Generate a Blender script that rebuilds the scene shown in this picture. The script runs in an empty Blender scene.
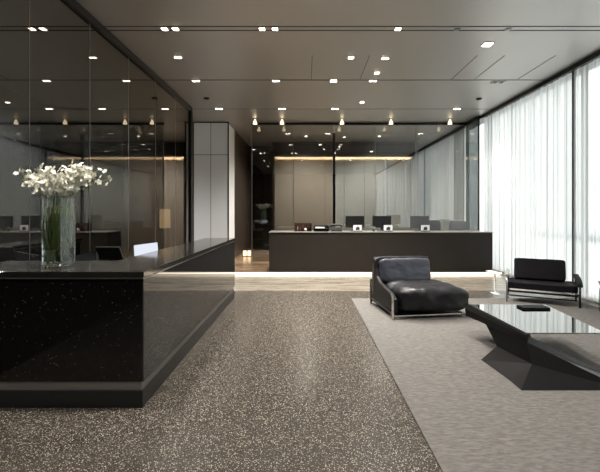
import bpy, bmesh, math, random
from mathutils import Vector, Matrix, noise
random.seed(7)
PI = math.pi
C = bpy.context.scene.collection
scene = bpy.context.scene
CAM_Z = 1.57
CEIL = 4.27

# ------------------------------------------------------------------ materials
def newmat(name):
    m = bpy.data.materials.new(name); m.use_nodes = True
    nt = m.node_tree
    for n in list(nt.nodes): nt.nodes.remove(n)
    out = nt.nodes.new('ShaderNodeOutputMaterial')
    return m, nt, out

def pbr(name, col, rough=0.5, metal=0.0, spec=0.5, coat=0.0, var=0.0, vscale=8.0, bump=0.0, bscale=60.0, stretch=(1, 1, 1), trans=0.0, ior=1.45, vrough=0.0):
    m, nt, out = newmat(name)
    p = nt.nodes.new('ShaderNodeBsdfPrincipled')
    nt.links.new(p.outputs[0], out.inputs[0])
    p.inputs['Base Color'].default_value = (*col, 1)
    p.inputs['Roughness'].default_value = rough
    p.inputs['Metallic'].default_value = metal
    p.inputs['Specular IOR Level'].default_value = spec
    p.inputs['Coat Weight'].default_value = coat
    p.inputs['Coat Roughness'].default_value = 0.08
    p.inputs['Transmission Weight'].default_value = trans
    p.inputs['IOR'].default_value = ior
    if var or bump or vrough:
        tc = nt.nodes.new('ShaderNodeTexCoord')
        mp = nt.nodes.new('ShaderNodeMapping'); mp.inputs['Scale'].default_value = stretch
        nt.links.new(tc.outputs['Object'], mp.inputs[0])
    if var:
        nz = nt.nodes.new('ShaderNodeTexNoise'); nz.inputs['Scale'].default_value = vscale; nz.inputs['Detail'].default_value = 5
        nt.links.new(mp.outputs[0], nz.inputs[0])
        r = nt.nodes.new('ShaderNodeValToRGB')
        r.color_ramp.elements[0].position = .3; r.color_ramp.elements[1].position = .7
        r.color_ramp.elements[0].color = (*[c * (1 - var) for c in col], 1)
        r.color_ramp.elements[1].color = (*[min(1, c * (1 + var)) for c in col], 1)
        nt.links.new(nz.outputs['Fac'], r.inputs[0]); nt.links.new(r.outputs[0], p.inputs['Base Color'])
    if bump:
        nb = nt.nodes.new('ShaderNodeTexNoise'); nb.inputs['Scale'].default_value = bscale; nb.inputs['Detail'].default_value = 4
        nt.links.new(mp.outputs[0], nb.inputs[0])
        b = nt.nodes.new('ShaderNodeBump'); b.inputs['Strength'].default_value = bump; b.inputs['Distance'].default_value = .01
        nt.links.new(nb.outputs['Fac'], b.inputs['Height']); nt.links.new(b.outputs[0], p.inputs['Normal'])
    return m

def emit(name, col, s):
    m, nt, out = newmat(name)
    e = nt.nodes.new('ShaderNodeEmission'); e.inputs[0].default_value = (*col, 1); e.inputs[1].default_value = s
    nt.links.new(e.outputs[0], out.inputs[0])
    return m

def sheet_glass(name, tint, refl, rough=0.0, rtint=(1, 1, 1)):
    """tinted architectural glass: partly mirror coated, partly clear"""
    m, nt, out = newmat(name)
    t = nt.nodes.new('ShaderNodeBsdfTransparent'); t.inputs[0].default_value = (*tint, 1)
    g = nt.nodes.new('ShaderNodeBsdfGlossy'); g.inputs['Roughness'].default_value = rough; g.inputs[0].default_value = (*rtint, 1)
    f = nt.nodes.new('ShaderNodeFresnel'); f.inputs[0].default_value = 1.5
    a = nt.nodes.new('ShaderNodeMath'); a.operation = 'ADD'; a.inputs[1].default_value = refl; a.use_clamp = True
    mx = nt.nodes.new('ShaderNodeMixShader')
    geo = nt.nodes.new('ShaderNodeNewGeometry')     # the reflection belongs to the outer face of the pane
    inv = nt.nodes.new('ShaderNodeMath'); inv.operation = 'SUBTRACT'; inv.inputs[0].default_value = 1
    mu = nt.nodes.new('ShaderNodeMath'); mu.operation = 'MULTIPLY'
    nt.links.new(geo.outputs['Backfacing'], inv.inputs[1])
    nt.links.new(f.outputs[0], a.inputs[0]); nt.links.new(a.outputs[0], mu.inputs[0]); nt.links.new(inv.outputs[0], mu.inputs[1])
    nt.links.new(mu.outputs[0], mx.inputs[0])
    nt.links.new(t.outputs[0], mx.inputs[1]); nt.links.new(g.outputs[0], mx.inputs[2])
    nt.links.new(mx.outputs[0], out.inputs[0])
    return m

def terrazzo(name, base, chips, scale, thresh, rough, keep=.45, spec=.5, rvar=0.0):
    m, nt, out = newmat(name)
    p = nt.nodes.new('ShaderNodeBsdfPrincipled'); nt.links.new(p.outputs[0], out.inputs[0])
    p.inputs['Roughness'].default_value = rough; p.inputs['Specular IOR Level'].default_value = spec
    tc = nt.nodes.new('ShaderNodeTexCoord')
    col = None
    for k, (sc, chip, th, kp) in enumerate(((scale, chips[0], thresh, keep), (scale * 1.9, chips[1], thresh, keep))):
        v = nt.nodes.new('ShaderNodeTexVoronoi'); v.inputs['Scale'].default_value = sc
        nt.links.new(tc.outputs['Object'], v.inputs[0])
        l = nt.nodes.new('ShaderNodeMath'); l.operation = 'LESS_THAN'; l.inputs[1].default_value = th
        nt.links.new(v.outputs['Distance'], l.inputs[0])
        sx = nt.nodes.new('ShaderNodeSeparateColor'); nt.links.new(v.outputs['Color'], sx.inputs[0])
        g = nt.nodes.new('ShaderNodeMath'); g.operation = 'LESS_THAN'; g.inputs[1].default_value = kp
        nt.links.new(sx.outputs[0], g.inputs[0])
        mu = nt.nodes.new('ShaderNodeMath'); mu.operation = 'MULTIPLY'
        nt.links.new(l.outputs[0], mu.inputs[0]); nt.links.new(g.outputs[0], mu.inputs[1])
        # each chip its own tone
        tone = nt.nodes.new('ShaderNodeMath'); tone.operation = 'MULTIPLY_ADD'; tone.inputs[1].default_value = .7; tone.inputs[2].default_value = .3
        nt.links.new(sx.outputs[1], tone.inputs[0])
        mm = nt.nodes.new('ShaderNodeMath'); mm.operation = 'MULTIPLY'
        nt.links.new(mu.outputs[0], mm.inputs[0]); nt.links.new(tone.outputs[0], mm.inputs[1])
        mix = nt.nodes.new('ShaderNodeMix'); mix.data_type = 'RGBA'
        nt.links.new(mm.outputs[0], mix.inputs[0])
        if col is None: mix.inputs[6].default_value = (*base, 1)
        else: nt.links.new(col, mix.inputs[6])
        mix.inputs[7].default_value = (*chip, 1)
        col = mix.outputs[2]
    nt.links.new(col, p.inputs['Base Color'])
    return m

def streak_stone(name, c1, c2, scale, stretch, rough, planks=None, spec=.5):
    m, nt, out = newmat(name)
    p = nt.nodes.new('ShaderNodeBsdfPrincipled'); nt.links.new(p.outputs[0], out.inputs[0])
    p.inputs['Roughness'].default_value = rough; p.inputs['Specular IOR Level'].default_value = spec
    tc = nt.nodes.new('ShaderNodeTexCoord'); mp = nt.nodes.new('ShaderNodeMapping'); mp.inputs['Scale'].default_value = stretch
    nt.links.new(tc.outputs['Object'], mp.inputs[0])
    nz = nt.nodes.new('ShaderNodeTexNoise'); nz.inputs['Scale'].default_value = scale; nz.inputs['Detail'].default_value = 6; nz.inputs['Distortion'].default_value = .6
    nt.links.new(mp.outputs[0], nz.inputs[0])
    r = nt.nodes.new('ShaderNodeValToRGB'); r.color_ramp.elements[0].position = .35; r.color_ramp.elements[1].position = .68
    r.color_ramp.elements[0].color = (*c1, 1); r.color_ramp.elements[1].color = (*c2, 1)
    nt.links.new(nz.outputs['Fac'], r.inputs[0])
    last = r.outputs[0]
    if planks:
        b = nt.nodes.new('ShaderNodeTexBrick'); b.inputs['Scale'].default_value = 1
        b.inputs['Brick Width'].default_value = planks[0]; b.inputs['Row Height'].default_value = planks[1]; b.inputs['Mortar Size'].default_value = planks[2]
        b.inputs['Color1'].default_value = (1, 1, 1, 1); b.inputs['Color2'].default_value = (planks[3],) * 3 + (1,); b.inputs['Mortar'].default_value = (.35, .33, .3, 1)
        nt.links.new(tc.outputs['Object'], b.inputs[0])
        mx = nt.nodes.new('ShaderNodeMix'); mx.data_type = 'RGBA'; mx.blend_type = 'MULTIPLY'; mx.inputs[0].default_value = 1
        nt.links.new(last, mx.inputs[6]); nt.links.new(b.outputs[0], mx.inputs[7]); last = mx.outputs[2]
    nt.links.new(last, p.inputs['Base Color'])
    return m

def curtain_mat(name, see, fold_contrast):
    m, nt, out = newmat(name)
    tl = nt.nodes.new('ShaderNodeBsdfTranslucent'); tl.inputs[0].default_value = (.86, .88, .88, 1)
    df = nt.nodes.new('ShaderNodeBsdfDiffuse'); df.inputs[0].default_value = (.85, .86, .86, 1)
    tp = nt.nodes.new('ShaderNodeBsdfTransparent')
    m1 = nt.nodes.new('ShaderNodeMixShader'); m1.inputs[0].default_value = .3
    nt.links.new(tl.outputs[0], m1.inputs[1]); nt.links.new(df.outputs[0], m1.inputs[2])
    m2 = nt.nodes.new('ShaderNodeMixShader')
    tc = nt.nodes.new('ShaderNodeTexCoord'); mp = nt.nodes.new('ShaderNodeMapping'); mp.inputs['Scale'].default_value = (0, 1, .02)
    nt.links.new(tc.outputs['Object'], mp.inputs[0])
    nz = nt.nodes.new('ShaderNodeTexNoise'); nz.inputs['Scale'].default_value = 7; nz.inputs['Detail'].default_value = 3
    nt.links.new(mp.outputs[0], nz.inputs[0])
    mr = nt.nodes.new('ShaderNodeMapRange'); mr.inputs[1].default_value = .35; mr.inputs[2].default_value = .65
    mr.inputs[3].default_value = see - fold_contrast; mr.inputs[4].default_value = see + fold_contrast  # see-through bands imitate the light and dark of folds
    nt.links.new(nz.outputs['Fac'], mr.inputs[0]); nt.links.new(mr.outputs[0], m2.inputs[0])
    nt.links.new(m1.outputs[0], m2.inputs[1]); nt.links.new(tp.outputs[0], m2.inputs[2])
    nt.links.new(m2.outputs[0], out.inputs[0])
    return m

M = {}
M['ceiling'] = pbr('satin_grey_ceiling', (.52, .505, .48), .40, 0.7, .5)
M['terrazzo'] = terrazzo('brown_terrazzo', (.040, .034, .028), ((.50, .445, .36), (.30, .26, .21)), 92, .36, .25, .45, .4)
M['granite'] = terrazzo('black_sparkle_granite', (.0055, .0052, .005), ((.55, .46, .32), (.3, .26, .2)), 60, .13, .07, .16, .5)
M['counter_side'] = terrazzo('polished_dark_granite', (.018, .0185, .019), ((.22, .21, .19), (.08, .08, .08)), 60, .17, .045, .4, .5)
M['travertine'] = streak_stone('travertine', (.14, .12, .092), (.27, .24, .195), 2.6, (.35, 3.0, 1), .24, (2.4, 1.05, .002, .96))
M['wood_floor'] = streak_stone('wood_planks', (.20, .125, .07), (.42, .29, .18), 2.0, (.5, 7, 1), .25, (1.8, .22, .004, .7))
M['rug'] = streak_stone('woven_rug', (.108, .101, .093), (.168, .158, .146), 10, (1.5, 4.6, 1), .95, None, .1)
M['counter_top'] = pbr('brown_stone_top', (.022, .020, .018), .10, 0, .5, var=.2, vscale=6)
M['band'] = pbr('bronze_band', (.19, .18, .165), .3, .5)
M['plinth'] = pbr('plinth_black', (.012, .012, .012), .3)
M['edge'] = pbr('grey_metal_edge', (.30, .30, .29), .3, .8)
M['desk'] = pbr('dark_bronze_laminate', (.027, .0225, .0185), .42, 0, .22, var=.08, vscale=3)
M['desk_top'] = pbr('desk_top_metal', (.32, .30, .27), .3, .5)
M['black'] = pbr('black_metal', (.012, .012, .012), .35, .3)
M['blackp'] = pbr('black_plastic', (.006, .0065, .0065), .4)
M['leather'] = pbr('black_leather', (.006, .0055, .007), .42, 0, .42, bump=.25, bscale=14)
M['leather_sheen'] = pbr('window_sheen_leather', (.040, .042, .058), .38, 0, .7, bump=.35, bscale=12)  # black leather with bluish window sheen put into its colour
M['fabric'] = pbr('black_wool', (.008, .007, .0085), .7, 0, .2, bump=.3, bscale=300)
M['chrome'] = pbr('chrome', (.62, .6, .58), .15, 1)
M['steel'] = pbr('satin_steel', (.42, .42, .42), .3, .8)
M['joint'] = pbr('ceiling_joint', (.17, .16, .15), .6)
M['white_panel'] = pbr('white_lacquer', (.80, .81, .80), .4, 0, .4)
M['seam'] = pbr('seam_grey', (.06, .06, .06), .6)
M['dark_wall'] = pbr('dark_veneer', (.035, .026, .019), .35, 0, .5, var=.15, vscale=4, stretch=(6, 6, .3))
M['lit_brown'] = pbr('brown_wall_panel', (.30, .265, .22), .5, 0, .4)
M['daylit_grey'] = pbr('daylight_tinted_panel', (.36, .38, .37), .5, 0, .4)  # cool cast of the daylight put into the base colour
M['white'] = pbr('white_paint', (.8, .8, .78), .5)
M['paper'] = pbr('paper', (.85, .86, .88), .5)
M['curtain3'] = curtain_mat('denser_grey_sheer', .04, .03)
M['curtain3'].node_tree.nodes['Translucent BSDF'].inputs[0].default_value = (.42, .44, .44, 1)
M['rglass'] = sheet_glass('return_glass', (.40, .42, .42), .10, 0.0, (.8, .8, .8))
M['dglass'] = sheet_glass('smoked_mirror_glass', (.33, .325, .31), .17, 0.0, (.72, .70, .66))
M['bglass'] = sheet_glass('tinted_partition_glass', (.63, .63, .61), .14, 0.0, (.85, .85, .85))
M['wglass'] = sheet_glass('window_glass', (.94, .96, .96), 0.0)
M['curtain'] = curtain_mat('sheer_curtain', .13, .12)
M['curtain2'] = curtain_mat('sheerer_curtain', .34, .14)
M['table'] = pbr('table_black_lacquer', (.0045, .004, .0038), .5, 0, .12)
M['table_top'] = pbr('black_mirror_glass', (.40, .40, .38), .03, 1.0, .5)
M['lens'] = emit('lamp_lens', (1, .86, .66), 9)
M['light_scallop'] = emit('scallop_glow', (1, .80, .52), .9)
M['led'] = emit('led_strip', (1, .86, .66), .8)
M['led_cove'] = emit('led_cove', (1, .70, .43), 1.6)
M['shade'] = emit('lamp_shade_glow', (1, .66, .36), .9)
M['lantern'] = emit('lantern_glow', (1, .72, .42), 1.0)
M['glass'] = pbr('clear_vase_glass', (.96, .98, .97), .01, 0, .5, trans=1, ior=1.45)
M['water'] = pbr('water', (.93, .97, .93), .0, 0, .5, trans=1, ior=1.33)
M['stem'] = pbr('green_stem', (.20, .27, .08), .5)
M['petal'] = pbr('white_petal', (.86, .84, .74), .55, 0, .3)
M['office_grey'] = pbr('grey_mesh_fabric', (.10, .105, .11), .7)
M['card_dark'] = pbr('card_print', (.03, .03, .03), .5)
M['amber'] = pbr('red_brown_acrylic', (.06, .03, .022), .2)
M['building'] = streak_stone('far_facade', (.40, .43, .46), (.55, .58, .60), .2, (1, 1, 1), .6)
M['building_win'] = pbr('far_windows', (.10, .12, .14), .2)

def sparkle_wall():
    m, nt, out = newmat('speckled_glass_tile')
    p = nt.nodes.new('ShaderNodeBsdfPrincipled'); nt.links.new(p.outputs[0], out.inputs[0])
    p.inputs['Roughness'].default_value = .35
    tc = nt.nodes.new('ShaderNodeTexCoord')
    mp = nt.nodes.new('ShaderNodeMapping'); mp.inputs['Scale'].default_value = (1, 1, 1.6); nt.links.new(tc.outputs['Object'], mp.inputs[0])
    v = nt.nodes.new('ShaderNodeTexVoronoi'); v.inputs['Scale'].default_value = 16; nt.links.new(mp.outputs[0], v.inputs[0])
    n = nt.nodes.new('ShaderNodeTexNoise'); n.inputs['Scale'].default_value = 1.2; nt.links.new(tc.outputs['Object'], n.inputs[0])
    l = nt.nodes.new('ShaderNodeMath'); l.operation = 'LESS_THAN'; l.inputs[1].default_value = .28; nt.links.new(v.outputs['Distance'], l.inputs[0])
    g = nt.nodes.new('ShaderNodeMapRange'); g.inputs[1].default_value = .42; g.inputs[2].default_value = .6; nt.links.new(n.outputs['Fac'], g.inputs[0])
    mu = nt.nodes.new('ShaderNodeMath'); mu.operation = 'MULTIPLY'; nt.links.new(l.outputs[0], mu.inputs[0]); nt.links.new(g.outputs[0], mu.inputs[1])
    mx = nt.nodes.new('ShaderNodeMix'); mx.data_type = 'RGBA'; nt.links.new(mu.outputs[0], mx.inputs[0])
    mx.inputs[6].default_value = (.13, .135, .14, 1); mx.inputs[7].default_value = (.9, .92, .95, 1)
    nt.links.new(mx.outputs[2], p.inputs['Base Color'])
    return m
M['sparkle'] = sparkle_wall()

# ------------------------------------------------------------------ geometry helpers
class MB:
    def __init__(s): s.b = bmesh.new(); s.mats = []
    def _mi(s, m):
        if m is None: return 0
        if m not in s.mats: s.mats.append(m)
        return s.mats.index(m)
    def box(s, x0, x1, y0, y1, z0, z1, m=None, mat=None):
        r = bmesh.ops.create_cube(s.b, size=1)
        M4 = Matrix.Translation(((x0 + x1) / 2, (y0 + y1) / 2, (z0 + z1) / 2)) @ Matrix.Diagonal((abs(x1 - x0), abs(y1 - y0), abs(z1 - z0), 1))
        if mat is not None: M4 = mat @ M4
        bmesh.ops.transform(s.b, matrix=M4, verts=r['verts'])
        return s
    def prism(s, pts, axis, a0, a1):
        """pts: 2-D outline; extruded along axis ('x','y','z')"""
        def mk(p, a):
            return {'x': (a, p[0], p[1]), 'y': (p[0], a, p[1]), 'z': (p[0], p[1], a)}[axis]
        A = [s.b.verts.new(mk(p, a0)) for p in pts]; B = [s.b.verts.new(mk(p, a1)) for p in pts]
        n = len(pts)
        s.b.faces.new(A); s.b.faces.new(B[::-1])
        for i in range(n): s.b.faces.new((A[i], B[i], B[(i + 1) % n], A[(i + 1) % n]))
        return s
    def lathe(s, prof, cx=0, cy=0, n=32, closed=False):
        rings = []
        for r, z in prof:
            if r < 1e-5: rings.append([s.b.verts.new((cx, cy, z))])
            else: rings.append([s.b.verts.new((cx + r * math.cos(2 * PI * k / n), cy + r * math.sin(2 * PI * k / n), z)) for k in range(n)])
        seq = list(zip(rings, rings[1:]))
        if closed: seq.append((rings[-1], rings[0]))
        for a, b in seq:
            for k in range(n):
                k2 = (k + 1) % n
                if len(a) == 1 and len(b) == 1: continue
                if len(a) == 1: s.b.faces.new((a[0], b[k2], b[k]))
                elif len(b) == 1: s.b.faces.new((a[k], a[k2], b[0]))
                else: s.b.faces.new((a[k], a[k2], b[k2], b[k]))
        return s
    def tube(s, pts, r, n=8, r2=None):
        pts = [Vector(p) for p in pts]; rings = []
        for i, p in enumerate(pts):
            d = (pts[min(i + 1, len(pts) - 1)] - pts[max(i - 1, 0)]).normalized()
            u = d.cross(Vector((0, 0, 1)))
            if u.length < .05: u = d.cross(Vector((0, 1, 0)))
            u.normalize(); v = d.cross(u)
            rr = r if r2 is None else r + (r2 - r) * i / (len(pts) - 1)
            rings.append([s.b.verts.new(p + rr * (u * math.cos(2 * PI * k / n) + v * math.sin(2 * PI * k / n))) for k in range(n)])
        for a, b in zip(rings, rings[1:]):
            for k in range(n): s.b.faces.new((a[k], a[(k + 1) % n], b[(k + 1) % n], b[k]))
        s.b.faces.new(rings[0][::-1]); s.b.faces.new(rings[-1])
        return s
    def cushion(s, size, n=5, cuts=14, mat=None, wr=0.0, seed=0, wsc=3.0, shape=None):
        r = bmesh.ops.create_cube(s.b, size=2)
        vs = set(r['verts']); es = {e for v in vs for e in v.link_edges}
        bmesh.ops.subdivide_edges(s.b, edges=list(es), cuts=cuts, use_grid_fill=True)
        vs = list(s.b.verts)   # always used on a fresh mesh
        for v in vs:
            c = v.co; d = (abs(c.x) ** n + abs(c.y) ** n + abs(c.z) ** n) ** (1 / n)
            k = c / d
            if shape: k = shape(k)
            p = Vector((k.x * size[0] / 2, k.y * size[1] / 2, k.z * size[2] / 2))
            if wr:
                w = noise.noise(Vector((p.x * wsc + seed, p.y * wsc * 1.7, p.z * wsc))) + .5 * noise.noise(p * wsc * 2.6 + Vector((seed, 0, 0)))
                p = p + k.normalized() * w * wr
            v.co = (mat @ p) if mat is not None else p
        return s
    def build(s, name, mat, parent=None, bevel=0, smooth=False, seg=2):
        bmesh.ops.recalc_face_normals(s.b, faces=s.b.faces)
        me = bpy.data.meshes.new(name); s.b.to_mesh(me); s.b.free()
        me.materials.append(M[mat] if isinstance(mat, str) else mat)
        if smooth:
            for p in me.polygons: p.use_smooth = True
        o = bpy.data.objects.new(name, me); C.objects.link(o)
        if parent is not None: o.parent = parent
        if bevel:
            b = o.modifiers.new('bevel', 'BEVEL'); b.width = bevel; b.segments = seg; b.limit_method = 'ANGLE'; b.harden_normals = False
        return o

def B(*a, **k): return MB().box(*a, **k)
def empty(name, loc, rz=0):
    o = bpy.data.objects.new(name, None); C.objects.link(o); o.location = loc; o.rotation_euler = (0, 0, rz); o.empty_display_size = .1
    return o
def tag(o, label, cat, group=None, kind=None):
    o['label'] = label; o['category'] = cat
    if group: o['group'] = group
    if kind: o['kind'] = kind
    return o
def struct(o): o['kind'] = 'structure'; return o
def S(name, mat, *box, bevel=0): return struct(B(*box).build(name, mat, bevel=bevel))
def shift_obj(o, loc): o.location = loc; return o
def kids(o): return list(o.children)
def copy_tree(o, parent=None):
    ch = kids(o)
    c = o.copy(); C.objects.link(c); c.parent = parent
    for k in ch: copy_tree(k, c)
    return c

WX = 4.97      # curtain line
# ------------------------------------------------------------------ room shell
S('floor', 'terrazzo', -7.6, 5.4, -4.2, 7.95, -.2, 0)
S('floor_stone', 'travertine', -7.6, 5.4, 7.95, 10.08, -.2, 0)
S('floor_rear', 'wood_floor', -7.6, 5.4, 10.08, 18.2, -.2, .062)
S('ceiling', 'ceiling', -7.6, 5.4, -4.2, 18.2, CEIL, CEIL + .2)
S('wall_front', 'dark_wall', -7.8, 5.4, -4.4, -4.2, -.2, CEIL + .2)
S('wall_rear', 'dark_wall', -7.8, 5.4, 18.2, 18.4, -.2, CEIL + .2)
S('wall_left', 'dark_wall', -7.8, -7.6, -4.2, 18.2, -.2, CEIL + .2)
S('wall_left_speckled', 'sparkle', -6.75, -6.5, 3.2, 10.35, 0, CEIL - .001)
# room behind the smoked glass is closed to the rear by dark veneer, then white lacquered panels
S('wall_nook', 'dark_wall', -7.6, -3.36, 12.0, 12.2, .062, CEIL - .001)
wp = empty('wall_panelled', (0, 0, 0)); struct(wp)
B(-3.36, -2.325, 12.0, 13.0, .062, CEIL - .03).build('panel', 'white_panel', wp)
mb = MB()
for z in (3.28,): mb.box(-3.36, -2.33, 11.994, 12.0, z, z + .014)
mb.box(-2.862, -2.85, 11.994, 12.0, .062, CEIL - .03)
mb.build('panel_seam', 'seam', wp)
B(-2.35, -2.315, 11.985, 12.02, .062, CEIL - .03).build('corner_trim', 'black', wp)
B(-3.36, -2.31, 11.98, 12.0, CEIL - .03, CEIL - .001).build('head_trim', 'black', wp)
S('wall_corridor_left', 'dark_wall', -2.5, -2.33, 13.0, 16.6, .062, CEIL - .001)
S('wall_corridor_rear', 'dark_wall', -2.33, -1.25, 16.4, 16.6, .062, CEIL - .001)
# rear lit wall with soffit
lw = empty('wall_lit', (0, 0, 0)); struct(lw)
B(-1.22, 1.02, 15.80, 16.0, .062, 3.95).build('brown_panel', 'lit_brown', lw)
B(1.02, 4.15, 15.80, 16.0, .062, 3.95).build('daylit_panel', 'daylit_grey', lw)
mb = MB()
for x in (-.5, .75, 1.5, 2.3, 3.2): mb.box(x, x + .012, 15.795, 15.80, .062, 3.72)
mb.build('panel_joint', 'seam', lw)
B(-1.3, 4.2, 15.45, 15.62, 3.715, CEIL - .001).build('soffit', 'dark_wall', lw)
B(-1.3, -1.22, 15.45, 16.4, .062, CEIL - .001).build('side_fin', 'dark_wall', lw)
B(-1.2, 4.12, 15.64, 15.72, 3.68, 3.70).build('led_strip', 'led_cove', lw)
B(3.13, 3.16, 15.78, 15.80, .5, 3.7).build('bright_strip', emit('strip_emission', (.9, .95, 1), .35), lw)  # added emissive strip imitating a bright vertical line
B(4.15, 4.4, 15.6, 16.0, .062, CEIL - .001).build('pier', 'daylit_grey', lw)

# raised rear floor's nosing light
S('trim_1', 'led', -2.31, 4.92, 10.055, 10.08, .004, .056)
S('trim_2', 'travertine', -2.33, 4.95, 10.04, 10.08, .056, .064)

# ceiling slots and joints
tn = 3
def trim(mat, *b):
    global tn
    o = S('trim_%d' % tn, mat, *b); tn += 1; return o
for (y, w) in ((5.81, .022), (5.93, .028)): trim('seam', -7.5, 4.9, y, y + w, CEIL - .004, CEIL)
trim('ceiling', -7.5, 4.9, 5.838, 5.925, CEIL - .002, CEIL)
trim('joint', -7.5, 4.9, 8.16, 8.185, CEIL - .004, CEIL)
trim('edge', -7.5, 4.9, 8.195, 8.215, CEIL - .003, CEIL)
trim('joint', -7.5, 4.9, 10.47, 10.50, CEIL - .004, CEIL)
for x in (-3.9, .10, 1.09, 2.95, 3.42): trim('joint', x, x + .014, 6.9, 8.13, CEIL - .004, CEIL)
trim('joint', 4.3, 4.314, 6.9, 8.13, CEIL - .004, CEIL)

# ------------------------------------------------------------------ window wall
S('trim_window_head', 'black', WX - .07, WX + .28, -4.2, 18.2, CEIL - .085, CEIL - .001)
S('baseboard_right', 'white', WX + .06, WX + .3, -4.2, 18.2, 0, .07)
ys = [-4.1, -1.5, 1.5, 4.45, 7.42, 11.2, 14.6, 18.1]
for i in range(len(ys) - 1):
    w = empty('window_%d' % (i + 1), (WX + .2, ys[i], 0)); struct(w)
    L = ys[i + 1] - ys[i]
    B(-.008, .008, .03, L - .03, .08, CEIL - .09).build('pane', 'wglass', w)
    m_ = MB(); m_.box(-.05, .05, -.03, .03, .07, CEIL - .085); m_.build('mullion', 'black', w)
S('trim_mullion', 'black', WX - .03, WX + .03, 7.414, 7.432, .05, CEIL - .085)

def curtain(name, y0, y1, mat, label, seed, pitch=.21):
    bm = bmesh.new(); n = int((y1 - y0) / .018); rows = [.035, 1.2, 2.6, CEIL - .08]
    rnd = random.Random(seed); ph = 0; grid = []
    amps = [(rnd.uniform(.5, 1.0)) for _ in range(400)]
    cols = []
    for i in range(n + 1):
        y = y0 + (y1 - y0) * i / n
        ph += (1 + .55 * noise.noise(Vector((y * 1.3, seed, 0)))) * 2 * PI * .018 / pitch
        a = .034 * (.65 + .6 * noise.noise(Vector((y * 2.1, seed + 5, 1))))
        x = a * math.sin(ph) + .012 * math.sin(2.3 * ph + 1)
        yy = y + .022 * math.sin(2 * ph)
        cols.append([bm.verts.new((x * (1 - .25 * k / 3), min(max(yy, y0), y1), z)) for k, z in enumerate(rows)])
    for a, b in zip(cols, cols[1:]):
        for k in range(len(rows) - 1): bm.faces.new((a[k], b[k], b[k + 1], a[k + 1]))
    me = bpy.data.meshes.new(name); bm.to_mesh(me); bm.free(); me.materials.append(M[mat])
    for p in me.polygons: p.use_smooth = True
    o = bpy.data.objects.new(name, me); C.objects.link(o); o.location = (WX, 0, 0)
    return tag(o, label, 'curtain', 'sheer curtains along the window wall')
curtain('sheer_curtain', 7.435, 11.18, 'curtain', 'white sheer curtain between the reception desk and the dark window mullion', 1)
curtain('sheer_curtain', 4.3, 7.412, 'curtain2', 'thinner white sheer curtain right of the dark mullion, at the photo edge', 2, .2)
curtain('sheer_curtain', -4.1, 4.25, 'curtain', 'white sheer curtain nearest the viewer, past the right edge of the photo', 3)
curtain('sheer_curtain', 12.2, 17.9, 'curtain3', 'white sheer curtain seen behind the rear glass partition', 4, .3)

# distant buildings outside
for (x, y, w, d, h, nm, lb) in ((34, 22, 9, 14, 34, 'office_tower', 'pale tall office tower seen faintly through the curtain at upper right'),
                               (40, 46, 16, 22, 1.2, 'low_building', 'long low pale building seen faintly through the curtain')):
    t = empty(nm, (x, y, -12 if h > 5 else -2)); tag(t, lb, 'building')
    B(-w / 2, w / 2, -d / 2, d / 2, 0, h).build('wall', 'building', t)
    mb = MB(); z = 2 if h > 5 else .3
    while z < h - .8:
        mb.box(-w / 2 - .06, -w / 2 + .02, -d / 2 + .4, d / 2 - .4, z, z + (1.3 if h > 5 else .5)); z += 2.6
    mb.build('window_band', 'building_win', t)

# ------------------------------------------------------------------ smoked glass partition on the left
gp = empty('glass_partition', (-2.98, 0, 0)); tag(gp, 'tall smoked glass partition in a black frame behind the near counter', 'glass wall')
ed = [10.24, 9.1, 7.9, 6.7, 5.5, 4.3, 3.87]
for a, b in zip(ed, ed[1:]): B(-.008, .008, b + .006, a - .006, .02, CEIL - .11).build('glass_pane', 'dglass', gp)
B(-.008, .008, -4.1, 3.86, .02, CEIL - .11).build('glass_pane', 'dglass', gp)
for y in ed[1:-1]: B(-.006, .010, y - .004, y + .004, .02, CEIL - .11).build('joint', 'edge', gp)
B(-.05, .05, -4.15, 10.32, CEIL - .11, CEIL - .002).build('head_rail', 'black', gp)
B(-.05, .05, 10.24, 10.34, 0.001, CEIL - .11).build('end_post', 'black', gp)
B(-.03, .03, -4.15, 10.24, 0.001, .02).build('floor_rail', 'black', gp)

# ------------------------------------------------------------------ rear glass partition
rg = empty('glass_partition', (0, 12.1, 0)); tag(rg, 'clear tinted full height glass partition behind the long reception desk', 'glass wall')
xe = [-1.63, -.39, .85, 2.09, 3.33, 4.80]
for a, b in zip(xe, xe[1:]): B(a + .005, b - .005, -.006, .006, .07, CEIL - .07).build('glass_pane', 'bglass', rg)
for x in xe[1:-1]:
    if x != .85: B(x - .005, x + .005, -.008, .008, .07, CEIL - .07).build('joint', 'edge', rg)
B(.81, .89, .01, .09, .064, 3.96).build('mullion', 'black', rg)
B(-1.645, -1.625, -.02, .02, .064, CEIL - .07).build('end_trim', 'edge', rg)
B(-1.65, 4.86, -.03, .03, CEIL - .07, CEIL - .002).build('head_rail', 'black', rg)
B(4.80, 4.86, -.92, .03, CEIL - .12, CEIL - .003).build('return_rail', 'black', rg)
B(4.825, 4.837, -.90, -.01, .07, CEIL - .12).build('return_pane', 'rglass', rg)
B(4.81, 4.85, -.93, -.90, .064, CEIL - .12).build('return_trim', 'black', rg)

# ------------------------------------------------------------------ near counter (granite)
ct = empty('reception_counter', (-1.305, 3.2, 0)); tag(ct, 'L-shaped black sparkling granite reception counter in the left foreground', 'counter')
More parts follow.
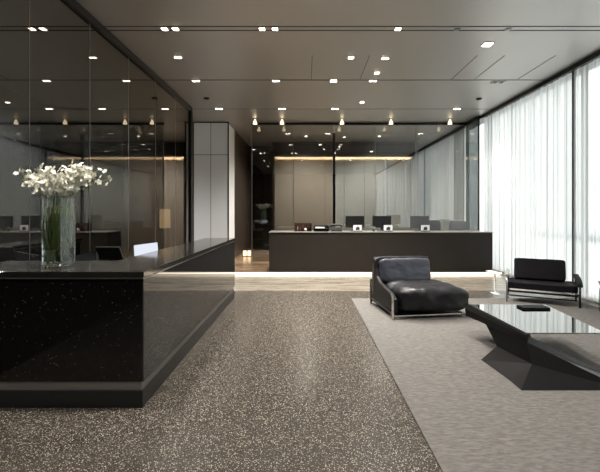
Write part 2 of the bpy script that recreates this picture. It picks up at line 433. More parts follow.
# local coordinates: x<0 to the left, y>0 to the rear
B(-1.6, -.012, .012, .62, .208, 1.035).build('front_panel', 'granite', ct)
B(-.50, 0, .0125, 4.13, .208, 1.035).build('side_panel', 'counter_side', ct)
MB().prism([(-1.6, .02), (-.018, .02), (-.018, 4.11), (-.45, 4.11), (-.45, .55), (-1.6, .55)], 'z', .135, .208).build('metal_band', 'band', ct)
MB().prism([(-1.6, .004), (-.004, .004), (-.004, 4.13), (-.48, 4.13), (-.48, .58), (-1.6, .58)], 'z', 0.001, .135).build('plinth', 'plinth', ct)
MB().prism([(-1.6, -.012), (.012, -.012), (.012, 4.15), (-.54, 4.15), (-.54, .715), (-1.6, .715)], 'z', 1.047, 1.094).build('worktop', 'counter_top', ct, bevel=.003)
MB().prism([(-1.6, -.006), (.006, -.006), (.006, 4.14), (-.5, 4.14), (-.5, .6), (-1.6, .6)], 'z', 1.035, 1.047).build('edge_strip', 'edge', ct)

# staff desk inside the counter and what stands on it
sd = empty('staff_desk', (-2.4, 4.6, 0)); tag(sd, 'low dark work desk hidden inside the L-shaped granite counter', 'desk')
B(-.5, .5, -.35, 1.6, .72, .76).build('desk_top', 'blackp', sd)
for x in (-.46, .42):
    for y in (-.3, 1.5): B(x, x + .05, y, y + .05, 0, .72).build('leg', 'black', sd)

def face_mat(px, py, pz, tilt, rz):
    return Matrix.Translation((px, py, pz)) @ Matrix.Rotation(rz, 4, 'Z') @ Matrix.Rotation(tilt, 4, 'X')
# white paper in a holder, its brightness put in as emission
ts = empty('sheet', (-1.99, 4.98, .76)); tag(ts, 'white paper given a glow, tilted on a stand inside the granite counter', 'sheet')
mm_ = face_mat(0, 0, .32, -.28, .12) @ Matrix.Rotation(-.13, 4, 'Y')
B(-.14, .14, -.008, .008, -.11, .095, mat=mm_).build('screen', emit('glowing_paper', (.86, .91, 1), .33), ts)
B(-.02, .02, .02, .04, .01, .30).build('stand', 'blackp', ts)
B(-.08, .08, -.05, .08, 0, .012).build('base', 'blackp', ts)
# dark monitor lying low
for (px_, py_, w_, h_, zc, mt, nm, lb, cat, tl, rz) in (
        (-2.33, 4.75, .30, .18, .32, 'blackp', 'computer_monitor', 'small black monitor tilted back behind the counter, left of the white paper', 'monitor', .5, -.1),):
    t = empty(nm, (px_, py_, .76)); tag(t, lb, cat)
    m4 = face_mat(0, 0, zc, tl, rz)
    B(-w_ / 2, w_ / 2, -.012, .012, -h_ / 2, h_ / 2, mat=m4).build('screen', mt, t, bevel=.004)
    B(-.02, .02, .03, .05, .0, zc).build('stand', 'blackp', t); B(-.09, .09, -.05, .1, 0, .012).build('base', 'blackp', t)
t = empty('document_stand', (-2.62, 4.75, .76)); tag(t, 'grey sloping document stand behind the counter beside the glass vase', 'document stand')
MB().prism([(-.13, 0), (.13, 0), (.13, .34), (-.13, .29)], 'y', 0, .05).build('board', 'office_grey', t)
B(-.14, .14, -.04, 0, .10, .115).build('ledge', 'black', t)

# ------------------------------------------------------------------ vase and flowers
VX, VY, VZ = -2.20, 3.56, 1.0945
vr, vh = .129, .60
v = empty('flower_vase', (VX, VY, VZ)); tag(v, 'tall clear glass cylinder vase full of green stems on the granite counter', 'vase')
MB().lathe([(0, 0), (vr - .004, 0), (vr, .006), (vr, vh - .003), (vr - .004, vh), (vr - .012, vh - .003), (vr - .012, .022), (0, .022)], n=144).build('glass_body', 'glass', v)
MB().lathe([(0, .0215), (vr - .0115, .0215), (vr - .0115, .40), (0, .40)], n=144).build('water', 'water', v, smooth=False)

def blossom_mesh():
    b = bmesh.new()
    for ring, (n, L, w, lift) in enumerate(((5, .024, .013, .25), (3, .013, .007, .9))):
        for k in range(n):
            a = 2 * PI * k / n + ring * .5
            ca, sa = math.cos(a), math.sin(a)
            pts = [(0, 0, 0), (L * .45, -w * .8, L * .45 * lift + .002), (L * .85, -w * .6, L * .8 * lift), (L, 0, L * lift * .85),
                   (L * .85, w * .6, L * .8 * lift), (L * .45, w * .8, L * .45 * lift + .002), (L * .5, 0, L * .35 * lift - .001)]
            vs = [b.verts.new((x * ca - y * sa, x * sa + y * ca, z)) for x, y, z in pts]
            for i in range(6):
                if i == 5: b.faces.new((vs[5], vs[0], vs[6]))
                else: b.faces.new((vs[i], vs[i + 1], vs[6]))
    me = bpy.data.meshes.new('blossom'); b.to_mesh(me); b.free(); me.materials.append(M['petal'])
    for p in me.polygons: p.use_smooth = True
    return me
BL = blossom_mesh()
def bez(p0, p1, p2, t): return p0 * (1 - t) ** 2 + p1 * 2 * t * (1 - t) + p2 * t * t
# tips as seen: (dx, dy, dz) relative to the vase foot
tips = [(-.41, .02, .90), (-.31, -.06, .80), (-.26, .05, .92), (-.19, -.08, .74), (-.14, .09, .94), (-.07, -.05, .82), (.00, .06, .86),
        (.06, -.08, .80), (.12, .05, .97), (.18, -.05, .93), (.24, .07, .96), (.28, -.07, .90), (.35, .02, .92), (.49, .0, .83), (.22, .00, .82), (-.24, .0, .72)]
for i, (dx, dy, dz) in enumerate(tips):
    dx *= .87 if dx < 0 else .98
    f = empty('flower_spray', (VX, VY, VZ))
    lab = {0: 'white blossom spray reaching farthest left out of the glass vase', 13: 'white blossom spray reaching farthest right out of the glass vase'}.get(i, 'white blossom spray on a green stem in the middle of the vase bouquet')
    tag(f, lab, 'flower', 'white flower sprays in the glass vase')
    ang = random.uniform(0, 2 * PI)
    foot = Vector((-.55 * dx * .25 + .075 * math.cos(ang) - .01, .075 * math.sin(ang), .03))
    rim = Vector((max(-.095, min(.095, dx * .33)), max(-.06, min(.06, dy * .7)), vh))
    dz = vh + .05 + (dz - vh) * .62 if i not in (0, 13) else dz - .06
    tip = Vector((dx, dy, dz))
    midp = Vector((rim.x + (dx - rim.x) * .28, rim.y, vh + (dz - vh) * .75))
    path = [foot.lerp(rim, k / 6) + Vector((.006 * math.sin(k * 2 + i), .006 * math.cos(k + i), 0)) for k in range(6)] + [bez(rim, midp, tip, k / 8) for k in range(9)]
    MB().tube(path, .0038, 6, .0016).build('stem', 'stem', f, smooth=True)
    n = 9 if i in (0, 13) else 42
    for k in range(n):
        t_ = .22 + .78 * k / (n - 1) if i not in (0, 13) else .45 + .55 * k / (n - 1)
        p = bez(rim, midp, tip, t_)
        sp = .020 if i in (0, 13) else .036
        p = p + Vector((random.gauss(0, sp), random.gauss(0, sp), random.gauss(.006, sp * .8)))
        if p.z < vh + .015: p.z = vh + .015 + random.random() * .03
        o = bpy.data.objects.new('blossom', BL); C.objects.link(o); o.parent = f; o.location = p
        o.rotation_euler = (random.uniform(.3, 2.2), random.uniform(-.8, .8), random.uniform(-1.2, 1.2)); s = random.uniform(.7, 1.15); o.scale = (s, s, s)
    # thin leaves inside the vase
    for q in range(3):
        lf = MB()
        off = Vector((random.uniform(-.07, .045), random.uniform(-.06, .06), 0))
        a = foot.lerp(rim, .2); b_ = foot.lerp(rim, .85)
        lf.tube([a + off * .3, a.lerp(b_, .5) + off, b_ + off * .5], .007, 6, .002)
        lf.build('leaf', 'stem', f, smooth=True)

# ------------------------------------------------------------------ behind the smoked glass
cb = empty('storage_cabinet', (-4.15, 9.7, 0)); tag(cb, 'long dark storage cabinet dimly seen behind the smoked glass', 'cabinet')
B(-.75, .72, 0, .5, 0, 1.44).build('body', 'blackp', cb)
for k in range(3): B(-.74 + k * .49, -.26 + k * .49, -.02, 0, .08, 1.42).build('door', 'blackp', cb)
fl = empty('floor_lamp', (-3.28, 9.3, 0)); tag(fl, 'slim floor lamp with a warm glowing shade behind the smoked glass', 'lamp')
MB().lathe([(0, 0), (.14, 0), (.14, .02), (0, .02)]).build('base', 'black', fl)
B(-.03, .03, -.03, .03, .02, 1.22).build('pole', 'black', fl)
MB().lathe([(.10, 1.2), (.12, 1.2), (.12, 1.64), (.10, 1.64)], closed=True).build('lamp_shade', 'shade', fl, smooth=False)

# ------------------------------------------------------------------ far reception desk
rd = empty('reception_desk', (-.93, 10.02, .064)); tag(rd, 'long dark bronze reception desk with a glowing strip beneath, before rear glass', 'desk')
W = 5.63
B(0, W, .06, .82, .012, .965).build('front_panel', 'desk', rd)
B(.1, W - .1, .12, .7, 0, .012).build('plinth', 'plinth', rd)
B(-.01, W + .01, .03, .86, .985, 1.003).build('desk_top', 'desk_top', rd, bevel=.002)
B(0, W, .07, .8, .965, .985).build('shadow_gap', 'black', rd)
DZ = 1.068
def monitor(x, y, label, mat='blackp'):
    t = empty('computer_monitor', (x, y, DZ)); tag(t, label, 'monitor', 'monitors on the long reception desk')
    B(-.245, .245, -.012, .014, .09, .40).build('screen', mat, t, bevel=.005)
    B(-.03, .03, -.03, -.012, .03, .28).build('stand', mat, t)
    B(-.11, .11, -.10, .08, 0, .012).build('base', mat, t)
    return t
def card(x, y, label):
    t = empty('display_card', (x, y, DZ)); tag(t, label, 'card', 'small framed cards in front of monitors')
    B(-.11, .11, -.004, .004, .02, .165).build('card', 'paper', t)
    MB().prism([(-.05, .035), (.05, .035), (.055, .09), (.02, .125), (-.03, .11), (-.045, .07)], 'y', -.0065, -.0042).build('print', 'card_dark', t)
    B(-.12, .12, -.02, .03, 0, .02).build('foot', 'blackp', t)
monitor(1.28, 10.5, 'black monitor on the long desk, leftmost of the monitors'); card(1.33, 10.33, 'small white picture card before the leftmost monitor')
monitor(1.99, 10.5, 'black monitor on the long desk, second of the row from left'); card(2.12, 10.33, 'small white picture card before the second monitor from left')
o_ = monitor(2.98, 10.5, 'dark grey monitor on the right half of the desk, beside office chairs', 'office_grey'); card(3.08, 10.33, 'small white picture card before the rightmost monitor')
# desk phone
ph = empty('desk_phone', (.80, 10.45, DZ)); tag(ph, 'black desk phone left of the leftmost monitor', 'phone')
MB().prism([(-.1, 0), (.1, 0), (.1, .10), (-.1, .03)], 'x', -.14, .14).build('phone_body', 'blackp', ph, bevel=.006)
MB().tube([(-.15, .05, .10), (-.12, .05, .155), (-.05, .05, .165), (.05, .05, .165), (.12, .05, .155), (.15, .05, .10)], .026, 8).build('handset', 'blackp', ph, smooth=True)
# tray with bottles on the left part
tr = empty('desk_tray', (-.08, 10.45, DZ)); tag(tr, 'red-brown acrylic tray box at the left part of the long desk', 'tray')
B(-.22, .23, .08, .09, 0, .21).build('back_panel', 'amber', tr); B(-.22, .23, -.10, .08, 0, .01).build('tray_base', 'amber', tr)
for x in (-.22, .22): B(x, x + .01, -.10, .08, .01, .21).build('side_panel', 'amber', tr)
for (x, r, h, m_, lb) in ((-.14, .022, .14, 'chrome', 'small silver bottle, leftmost in the acrylic tray'), (-.07, .024, .11, 'glass', 'short clear bottle between others in the acrylic tray'), (.0, .026, .15, 'amber', 'dark brown bottle, third from left in the acrylic tray'), (.07, .028, .08, 'paper', 'little white jar in the acrylic tray'), (.15, .022, .16, 'blackp', 'slim black bottle, rightmost in the acrylic tray')):
    t = empty('bottle', (-.08 + x, 10.42, DZ + .011)); tag(t, lb, 'bottle', 'small bottles in the desk tray')
    MB().lathe([(0, 0), (r, 0), (r, h * .7), (r * .5, h * .82), (r * .5, h), (0, h)], n=16).build('bottle_body', m_, t, smooth=True)
    MB().lathe([(r * .55, h * .9), (r * .55, h + .012), (0, h + .012)], n=12).build('cap', 'blackp', t)
lt = empty('letter_tray', (.40, 10.42, DZ)); tag(lt, 'low dark letter tray with white papers between acrylic tray and phone', 'tray')
for z in (0, .07): B(-.2, .2, -.12, .12, z + .001, z + .008).build('shelf', 'blackp', lt)
for x in (-.2, .19):
    B(x, x + .01, -.12, .12, 0, .15).build('side_panel', 'blackp', lt)
B(-.2, .2, .11, .12, .0, .15).build('back_panel', 'blackp', lt)
tag(shift_obj(B(-.16, .08, -.09, .09, 0, .03).build('paper_stack', 'paper'), (.40, 10.42, DZ + .08)), 'white paper stack on the dark letter tray', 'paper')
tb = MB().lathe([(0, 0), (.035, 0), (.04, .12), (.036, .12), (.032, .008), (0, .008)], n=24).build('tumbler', 'office_grey', smooth=True)
tag(shift_obj(tb, (1.755, 10.36, DZ)), 'small grey tumbler between the first two monitors', 'cup')

def office_chair(x, y, label, mat, rz):
    t = empty('office_chair', (x, y, .063), rz); tag(t, label, 'chair', 'office chairs behind the long desk')
    MB().cushion((.46, .07, .62), 6, 8, Matrix.Translation((0, .22, .97))).build('backrest', mat, t, smooth=True)
    MB().cushion((.5, .5, .09), 6, 8, Matrix.Translation((0, 0, .5))).build('seat', mat, t, smooth=True)
    B(-.03, .03, .2, .28, .45, .75).build('back_bar', 'black', t)
    MB().tube([(0, 0, .08), (0, 0, .46)], .025).build('column', 'black', t)
    for k in range(5):
        a = k * 2 * PI / 5; MB().tube([(0, 0, .09), (.28 * math.cos(a), .28 * math.sin(a), .05)], .018).build('leg', 'black', t)
    return t
office_chair(3.66, 11.25, 'grey office chair behind the desk, beside the grey monitor', 'office_grey', .1)
office_chair(4.33, 11.3, 'pale grey office chair behind the desk right end, nearest the window', pbr('pale_mesh', (.2, .205, .21), .7), -.15)

# lanterns in the corridor
for k, x in enumerate((-2.08, -1.93)):
    t = empty('lantern', (x, 13.6, .063)); tag(t, ('left' if k == 0 else 'right') + ' one of two small glowing lanterns standing in the dark corridor', 'lantern', 'corridor lanterns')
    B(-.05, .05, -.05, .05, .02, .2).build('glow_body', 'lantern', t, bevel=.01); B(-.06, .06, -.06, .06, 0, .02).build('base', 'black', t); B(-.06, .06, -.06, .06, .2, .215).build('cap', 'black', t)

# ------------------------------------------------------------------ rug
rug = B(.82, 4.78, .4, 7.22, 0.001, .014).build('area_rug', 'rug', bevel=.004); tag(rug, 'large grey woven area rug under the lounge seating', 'rug')
RZ = .0145

# ------------------------------------------------------------------ leather lounge chair
lc = empty('lounge_chair', (1.742, 6.38, RZ), math.radians(8.5)); tag(lc, 'low wide black leather lounge chair with chrome frame on the grey rug', 'chair')
def seat_shape(k):
    f = (1 - k.y) / 2                        # 1 at the front, 0 at the back
    x = k.x * (1 + .33 * f) if k.x > 0 else k.x * (1 - .02 * f)
    z = k.z
    if z > 0: z = z * (1 - .14 * k.x ** 4) + .10 * f * (1 - k.x ** 2) - .10 * (1 - abs(k.y)) * (1 - k.x ** 2)
    return Vector((x, k.y - .04 * (1 - k.x * k.x) * f, z))
MB().cushion((1.0, .98, .37), 4.6, 24, Matrix.Translation((.02, -.10, .268)), .028, 3, 4.5, seat_shape).build('seat_cushion', 'leather', lc, smooth=True)
bm4 = Matrix.Translation((-.065, .285, .585)) @ Matrix.Rotation(-.16, 4, 'X')
MB().cushion((.85, .20, .40), 7.0, 24, bm4, .012, 11, 8).build('back_cushion', 'leather_sheen', lc, smooth=True)
bs = Matrix.Translation((-.07, .44, .45)) @ Matrix.Rotation(-.05, 4, 'X')
MB().cushion((.98, .13, .70), 8, 18, bs, .008, 5, 5, lambda k: Vector((k.x, k.y - .8 * abs(k.x) ** 8, k.z + .07 * abs(k.x) ** 8 * (k.z > 0)))).build('back_shell', 'leather', lc, smooth=True)
prof = [(.50, .09), (.505, .60), (.50, .775), (.43, .80), (.37, .76), (.33, .62), (.27, .50), (.12, .425), (-.10, .385), (-.36, .35), (-.50, .28), (-.51, .09)]
MB().prism(prof, 'x', -.555, -.49).build('side_panel', pbr('matte_leather', (.006, .0055, .0065), .5, 0, .25, bump=.1, bscale=14), lc, bevel=.014, seg=3)
prof2 = [(.50, .09), (.50, .775), (.43, .80), (.37, .74), (.34, .60), (.31, .42), (.0, .30), (-.2, .12), (-.2, .09)]
MB().prism(prof2, 'x', .365, .415).build('side_panel', 'leather', lc, bevel=.018, seg=3)
for sx, sy, h in ((-1, -1, .345), (-1, 1, .42), (1, -1, .07), (1, 1, .42)):
    x = -.568 if sx < 0 else (.50 if sy < 0 else .465); y = sy * .515
    B(x - .011, x + .011, y - .022, y + .022, 0, h).build('leg', 'chrome' if (sy < 0 or sx > 0) else 'black', lc, bevel=.003)
B(-.56, .51, -.525, -.505, .035, .055).build('rail', 'chrome', lc, bevel=.003)
B(-.56, .47, .505, .525, .035, .055).build('rail', 'chrome', lc, bevel=.003)
B(-.57, -.55, -.51, .51, .065, .09).build('side_rail', 'black', lc, bevel=.003)
MB().prism([(.455, .51), (.475, .51), (.51, -.51), (.49, -.51)], 'z', .04, .06).build('side_rail', 'black', lc, bevel=.003)

# ------------------------------------------------------------------ cushioned armchair by the window
def arm_chair(x, y, rz, w, d, label, bw, z0=RZ):
    """x, y: position of the front left foot"""
    t = empty('armchair', (x, y, z0), rz); tag(t, label, 'chair', 'black armchairs by the window')
    MB().cushion((w + .0, d * .95, .12), 14, 12, Matrix.Translation((w / 2, d * .47, .285)), .004, 2, 5).build('seat_cushion', 'fabric', t, smooth=True)
    mb4 = Matrix.Translation((w * .47, d * .72, .53)) @ Matrix.Rotation(-.22, 4, 'X')
    MB().cushion((bw, .15, .37), 16, 12, mb4, .005, 8, 5).build('back_cushion', 'fabric', t, smooth=True)
    f = MB()
    f.box(0, w, .02, .05, .165, .195); f.box(0, w, d - .05, d - .02, .165, .195)
    f.box(.0, .03, 0, d, .19, .215); f.box(w - .03, w, 0, d, .19, .215)
    f.build('frame', 'black', t, bevel=.004)
    B(.02, w - .02, .05, .075, .09, .11).build('rail', 'black', t)
    for sx in (0, 1):
        xx = -.015 if sx == 0 else w + .015
        for yy in (0.0, d):
            MB().tube([(xx, yy - .01, 0), (xx, yy, .44 if yy else (.46 if sx == 0 else .33))], .014, 10, .018).build('leg', 'steel' if (sx == 0 and yy == 0) else 'black', t, smooth=True)
        if sx == 0: MB().prism([(-.03, .44), (-.02, .475), (d + .03, .485), (d + .03, .44)], 'x', xx - .03, xx + .03).build('armrest', 'steel', t, bevel=.012)
        else: MB().prism([(-.03, .33), (-.03, .37), (.03, .41), (d * .35, .455), (d + .03, .47), (d + .03, .41), (d * .35, .40), (.03, .35)], 'x', xx - .04, xx + .04).build('armrest', 'fabric', t, bevel=.012)
    B(w * .1, w * .85, d - .02, d + .01, .42, .46).build('back_rail', 'black', t)
    return t
arm_chair(3.52, 6.98, math.radians(-28.7), 1.03, .60, 'low black cushioned armchair with a cushioned back standing before the sheer curtain', .79)
arm_chair(4.62, 6.26, math.radians(-92), .85, .26, 'black seat cut off by the right edge of the photo', .70)

# low white sill bench at the desk end of the window
sb = empty('side_table', (3.65, 7.70, 0)); tag(sb, 'slim low white slab table behind the left arm of the black armchair', 'table')
B(-.06, .05, -.24, .28, .385, .41).build('table_top', 'white', sb, bevel=.004)
B(-.012, .0, .0, .03, 0.008, .385).build('leg', 'white', sb); B(-.05, .04, -.1, .12, 0, .008).build('base', 'white', sb)

# ------------------------------------------------------------------ sculptural coffee table
tt = empty('coffee_table', (2.5, 4.4, RZ)); tag(tt, 'angular black sculptural coffee table with a mirror glass top on the rug', 'table')
def loc(p): return Vector((p[0] - 2.5, p[1] - 4.4, p[2] - RZ))
def poly(verts, faces, name, mat, bevel=0.0):
    b = MB(); vs = [b.b.verts.new(loc(v)) for v in verts]
    for f in faces: b.b.faces.new([vs[i] for i in f])
    return b.build(name, mat, tt, bevel=bevel)
wf = RZ + .001
# left thick beam beside the glass
poly([(2.06, 5.09, .400), (2.112, 3.86, .388), (2.17, 3.86, .388), (2.22, 5.09, .388),
      (2.03, 5.08, .25), (2.112, 3.83, .325), (2.16, 3.83, .325), (2.24, 5.06, .24), (2.02, 5.085, .34), (2.105, 3.84, .36)],
     [(0, 1, 2, 3), (7, 6, 5, 4), (0, 8, 9, 1), (8, 4, 5, 9), (2, 6, 7, 3), (0, 3, 7, 4, 8), (1, 9, 5, 6, 2)], 'beam', 'table', .006)
# web narrowing from the beam to the waist, then the foot flaring out
poly([(2.12, 4.76, .27), (2.115, 3.85, .345), (2.15, 3.90, .345), (2.50, 4.76, .27),
      (2.097, 4.40, .096), (2.10, 3.72, .156), (2.16, 3.80, .15), (2.42, 4.42, .096)],
     [(0, 1, 2, 3), (7, 6, 5, 4), (0, 4, 5, 1), (1, 5, 6, 2), (2, 6, 7, 3), (3, 7, 4, 0)], 'web', 'table', .003)
poly([(2.097, 4.40, .096), (2.10, 3.72, .156), (2.42, 4.42, .096),
      (1.84, 4.21, wf), (1.88, 3.69, wf), (1.876, 3.49, wf), (2.70, 3.49, wf), (2.60, 4.30, wf), (2.30, 3.74, .12)],
     [(0, 1, 8, 2), (0, 3, 4, 1), (1, 4, 5), (1, 5, 6, 8), (8, 6, 7, 2), (2, 7, 3, 0), (3, 7, 6, 5, 4)], 'foot', 'table', .002)
# fin: raking blade from the near glass corner down to the floor
fv = [(2.114, 3.83, .325), (2.10, 3.715, .156), (1.874, 3.485, wf), (2.80, 3.485, wf), (2.12, 3.86, .386), (2.90, 3.62, wf), (2.16, 3.80, .14)]
poly(fv, [(0, 3, 5, 4)], 'fin_edge', pbr('glossy_black_edge', (.02, .02, .02), .22, 0, .8), 0)
poly(fv, [(0, 1, 3), (1, 2, 3), (4, 5, 6), (6, 5, 3, 2, 1), (0, 4, 6, 1)], 'fin', 'table', 0)
poly([(2.08, 5.06, .389), (2.13, 3.87, .389), (2.90, 3.87, .389), (3.02, 5.05, .389), (2.08, 5.06, .402), (2.13, 3.87, .402), (2.90, 3.87, .402), (3.02, 5.05, .402)],
     [(0, 1, 2, 3), (7, 6, 5, 4), (0, 4, 5, 1), (1, 5, 6, 2), (2, 6, 7, 3), (3, 7, 4, 0)], 'glass_top', 'table_top', .002)
bk = empty('notebook', (2.76, 4.86, .4025)); tag(bk, 'black closed notebook lying at the far corner of the mirror coffee table', 'book')
B(-.165, .165, -.08, .08, .0, .004).build('cover', 'table', bk); B(-.16, .16, -.077, .077, .004, .018).build('pages', 'table', bk); B(-.165, .165, -.08, .08, .018, .023).build('cover', 'table', bk, bevel=.002)

# ------------------------------------------------------------------ ceiling fittings
def X_at(px, Y): return (px - 306) * Y / 400.0
def Y_ceil(py): return 400 * (CEIL - CAM_Z) / (212 - py)
def lampdata(e, sp=1.9, r=.03, col=(1, .95, .89)):
    l = bpy.data.lights.new('spot', 'SPOT'); l.energy = e; l.spot_size = sp; l.spot_blend = .8; l.shadow_soft_size = r; l.color = col
    return l
SP = lampdata(150); SPW = lampdata(25, 1.5)
def add_spot(x, y, data=SP, z=CEIL - .03, parent=None):
    o = bpy.data.objects.new('bulb', data); C.objects.link(o)
    if parent is not None: o.parent = parent; o.location = (0, 0, z)
    else: o.location = (x, y, z)
    return o
def fitting(px, py, label, group, lens='lens', twin=False, size=.09, light=True, data=SP):
    Y = Y_ceil(py); X = X_at(px, Y)
    t = empty('downlight', (X, Y, CEIL - .004)); tag(t, label, 'ceiling light', group)
    h = size / 2
    if twin:
        B(-size * 1.15, size * 1.15, -h, h, -.008, 0).build('trim_plate', 'white' if lens else 'black', t)
        for s in (-1, 1): B(s * size * .55 - h * .8, s * size * .55 + h * .8, -h * .8, h * .8, -.011, -.008).build('lens', lens, t)
    else:
        B(-h * 1.2, h * 1.2, -h * 1.2, h * 1.2, -.008, 0).build('trim_plate', 'edge', t)
        B(-h, h, -h, h, -.011, -.008).build('lens', lens, t)
    if light: add_spot(0, 0, data, -.02, t)
    return t
G1 = 'lights in the front ceiling slot'
for px, w in ((164.5, 'left one of the left pair'), (175.5, 'right one of the left pair'), (262, 'left one of the middle pair'), (275, 'right one of the middle pair'), (398, 'the single lit one right of centre')):
    fitting(px, 28.3, 'small lit square light in the front ceiling slot, ' + w, G1, size=.075, light=px in (164.5, 275, 398))
for px, w in ((457, 'left of two'), (508, 'right of two')):
    fitting(px, 29, 'unlit grey fitting in the front ceiling slot near the window, ' + w, G1, lens='edge', size=.06, light=False)
G2 = 'downlights in the open ceiling panels'
for px, py, w, tw in ((178, 57, 'left, beside the smoked glass frame', True), (351, 57, 'left of the pair right of centre', False), (385, 58, 'right of the pair right of centre', True), (377, 72.5, 'just before the second ceiling line', False), (362, 102, 'behind the second ceiling line', False)):
    fitting(px, py, 'recessed downlight in the ceiling, ' + w, G2, twin=tw, size=.06 if tw else .085, light=px != 351)
fitting(487.5, 44, 'recessed round-looking spotlight nearest the window', G2, size=.13, data=SPW)
for px, py, w in ((206.5, 98, 'near the white panelled wall'), (479, 98.5, 'near the window')):
    t = empty('smoke_detector', (X_at(px, Y_ceil(py)), Y_ceil(py), CEIL - .001)); tag(t, 'small round black ceiling sensor ' + w, 'ceiling sensor', 'ceiling sensors')
    MB().lathe([(0, -.035), (.05, -.03), (.07, -.008), (.07, 0), (0, 0)], n=20).build('sensor_body', 'blackp', t, smooth=True)
    MB().lathe([(.0, -.045), (.015, -.045), (.015, -.034), (0, -.034)], n=12).build('sensor_eye', 'edge', t)
G3 = 'lights along the second ceiling line'
for px, w in ((196, 'leftmost, by the smoked glass'), (276, 'second from left'), (333.5, 'centre, the brightest'), (373, 'right of centre')):
    fitting(px, 80.5, 'lit light on the second ceiling line, ' + w, G3, twin=px != 333.5, size=.07 if px != 333.5 else .12, light=px != 196)
t = fitting(498, 82, 'unlit dark fitting on the second ceiling line near the window', G3, lens='black', twin=True, size=.12, light=False)
G4 = 'lights along the third ceiling line'
for px, w in ((219, 'leftmost, above the white panels'), (282, 'second from left'), (335, 'in the middle'), (457, 'rightmost, near the window')):
    fitting(px, 108.5, 'lit light on the third ceiling line, ' + w, G4, twin=True, size=.085, light=px in (282, 457))
fitting(393, 109, 'unlit dark fitting on the third ceiling line', G4, lens='black', twin=True, size=.06, light=False)
for k, (px, w) in enumerate(((255, 'leftmost, above the glass edge'), (282, 'second from left'), (342, 'middle one'), (391, 'second from right'), (450, 'rightmost, near the curtain'))):
    Y = 11.6; t = empty('spot_lamp', (X_at(px, Y), Y, CEIL - .001)); tag(t, 'downlight with its light scallop as a glowing cone, rear glass head, ' + w, 'ceiling light', 'downlight scallops along the rear glass head')
    MB().lathe([(0, -.02), (.045, -.02), (.045, 0), (0, 0)], n=20).build('mount', 'edge', t)
    MB().lathe([(.022, -.02), (.065, -.15), (0, -.15)], n=24).build('scallop_cone', 'light_scallop', t, smooth=False)  # emissive cone imitates the scallop of light below a downlight
    add_spot(0, 0, SPW, -.17, t)
# lamps added behind the smoked glass to brighten the speckled wall
for (x, y, w) in ((-5.3, 5.4, 'front one'), (-5.3, 8.2, 'rear one')):
    t = empty('downlight', (x, y, CEIL - .004)); tag(t, 'added recessed light beyond the smoked glass by the speckled wall, ' + w, 'ceiling light', 'added lights behind the smoked glass')
    B(-.05, .05, -.05, .05, -.008, 0).build('trim_plate', 'edge', t); B(-.04, .04, -.04, .04, -.011, -.008).build('lens', 'lens', t)
    add_spot(0, 0, lampdata(400, 2.6, .05, (.95, .95, 1)), -.02, t)
# lamps added behind the rear glass as fill for the lit wall
for (x, y, w) in ((0, 14.2, 'left one'), (2.6, 14.2, 'right one')):
    t = empty('downlight', (x, y, CEIL - .004)); tag(t, 'added fill light in the room behind the rear glass, ' + w, 'ceiling light', 'added lights behind the rear glass')
    B(-.05, .05, -.05, .05, -.008, 0).build('trim_plate', 'edge', t); B(-.04, .04, -.04, .04, -.011, -.008).build('lens', 'lens', t)
    add_spot(0, 0, lampdata(480, 2.6, .05, (1, .95, .88)), -.02, t)

G5 = 'added downlights near the viewer'  # unseen lamps added to brighten the flowers and the floor
for k, (x, y, w_) in enumerate(((-2.2, 3.3, 'right above the glass vase'), (-.2, 3.4, 'above the aisle'), (2.3, 3.4, 'above the rug'), (.9, 1.0, 'above the rug edge, behind the others'), (-2.2, .8, 'left, nearest the viewer'))):
    t = empty('downlight', (x, y, CEIL - .004)); tag(t, 'added unseen downlight over the foreground, ' + w_, 'ceiling light', G5)
    B(-.05, .05, -.05, .05, -.008, 0).build('trim_plate', 'edge', t); B(-.04, .04, -.04, .04, -.011, -.008).build('lens', 'lens', t)
    add_spot(0, 0, lampdata(170, .9) if k == 0 else SP, -.02, t)

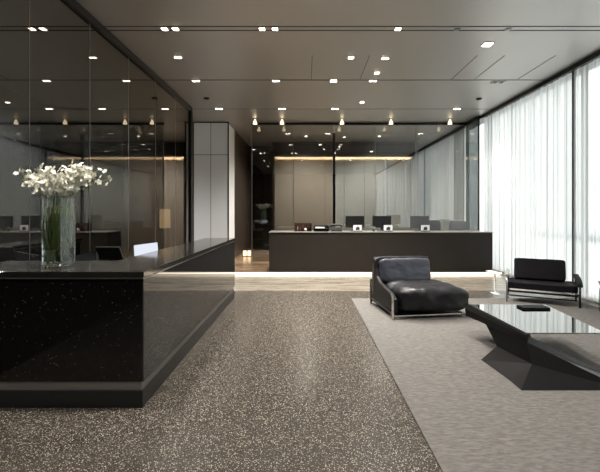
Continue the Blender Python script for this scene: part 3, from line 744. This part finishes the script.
# real lights belonging to the glowing strips
def area(name, loc_, sx, sy, e, col, rot, parent=None):
    l = bpy.data.lights.new(name, 'AREA'); l.shape = 'RECTANGLE'; l.size = sx; l.size_y = sy; l.energy = e; l.color = col
    o = bpy.data.objects.new(name, l); C.objects.link(o); o.location = loc_; o.rotation_euler = rot
    if parent is not None: o.parent = parent
    return o
area('cove_light', (1.46, 15.68, 3.73), 5.2, .03, 24, (1, .74, .48), (math.radians(22), 0, 0))
area('strip_light', (1.3, 10.05, .03), 7.2, .04, 1.2, (1, .84, .62), (math.radians(-70), 0, 0))

# daylight portal in the window opening
pl = bpy.data.lights.new('window_portal', 'AREA'); pl.shape = 'RECTANGLE'; pl.size = 22; pl.size_y = 4.2
pl.cycles.is_portal = True
po = bpy.data.objects.new('window_portal', pl); C.objects.link(po); po.location = (WX + .33, 7, 2.15); po.rotation_euler = (PI / 2, 0, PI / 2)

# ------------------------------------------------------------------ world
w = bpy.data.worlds.new('world'); scene.world = w; w.use_nodes = True
nt = w.node_tree
for n in list(nt.nodes): nt.nodes.remove(n)
out = nt.nodes.new('ShaderNodeOutputWorld'); bg = nt.nodes.new('ShaderNodeBackground')
tc = nt.nodes.new('ShaderNodeTexCoord'); sx = nt.nodes.new('ShaderNodeSeparateXYZ'); r = nt.nodes.new('ShaderNodeValToRGB')
nt.links.new(tc.outputs['Generated'], sx.inputs[0]); nt.links.new(sx.outputs[2], r.inputs[0])
r.color_ramp.elements[0].position = 0; r.color_ramp.elements[0].color = (.68, .68, .66, 1)
r.color_ramp.elements[1].position = .5; r.color_ramp.elements[1].color = (1, 1, .98, 1)
nt.links.new(r.outputs[0], bg.inputs[0]); bg.inputs[1].default_value = 1.0
nt.links.new(bg.outputs[0], out.inputs[0])

# ------------------------------------------------------------------ camera
cd = bpy.data.cameras.new('camera'); cam = bpy.data.objects.new('camera', cd); C.objects.link(cam)
cam.location = (0, 0, CAM_Z); cam.rotation_euler = (PI / 2, 0, 0)
cd.sensor_fit = 'HORIZONTAL'; cd.sensor_width = 36; cd.lens = 24.0
cd.shift_x = -6 / 600; cd.shift_y = -24 / 600; cd.clip_end = 300
scene.camera = cam
vs = scene.view_settings
vs.view_transform = 'Standard'; vs.look = 'None'; vs.gamma = 1; vs.exposure = 1.5; vs.use_curve_mapping = False
cy = scene.cycles
cy.use_denoising = True; cy.max_bounces = 16; cy.transmission_bounces = 16; cy.transparent_max_bounces = 16; cy.sample_clamp_indirect = 6; cy.diffuse_bounces = 5
cy.caustics_reflective = False
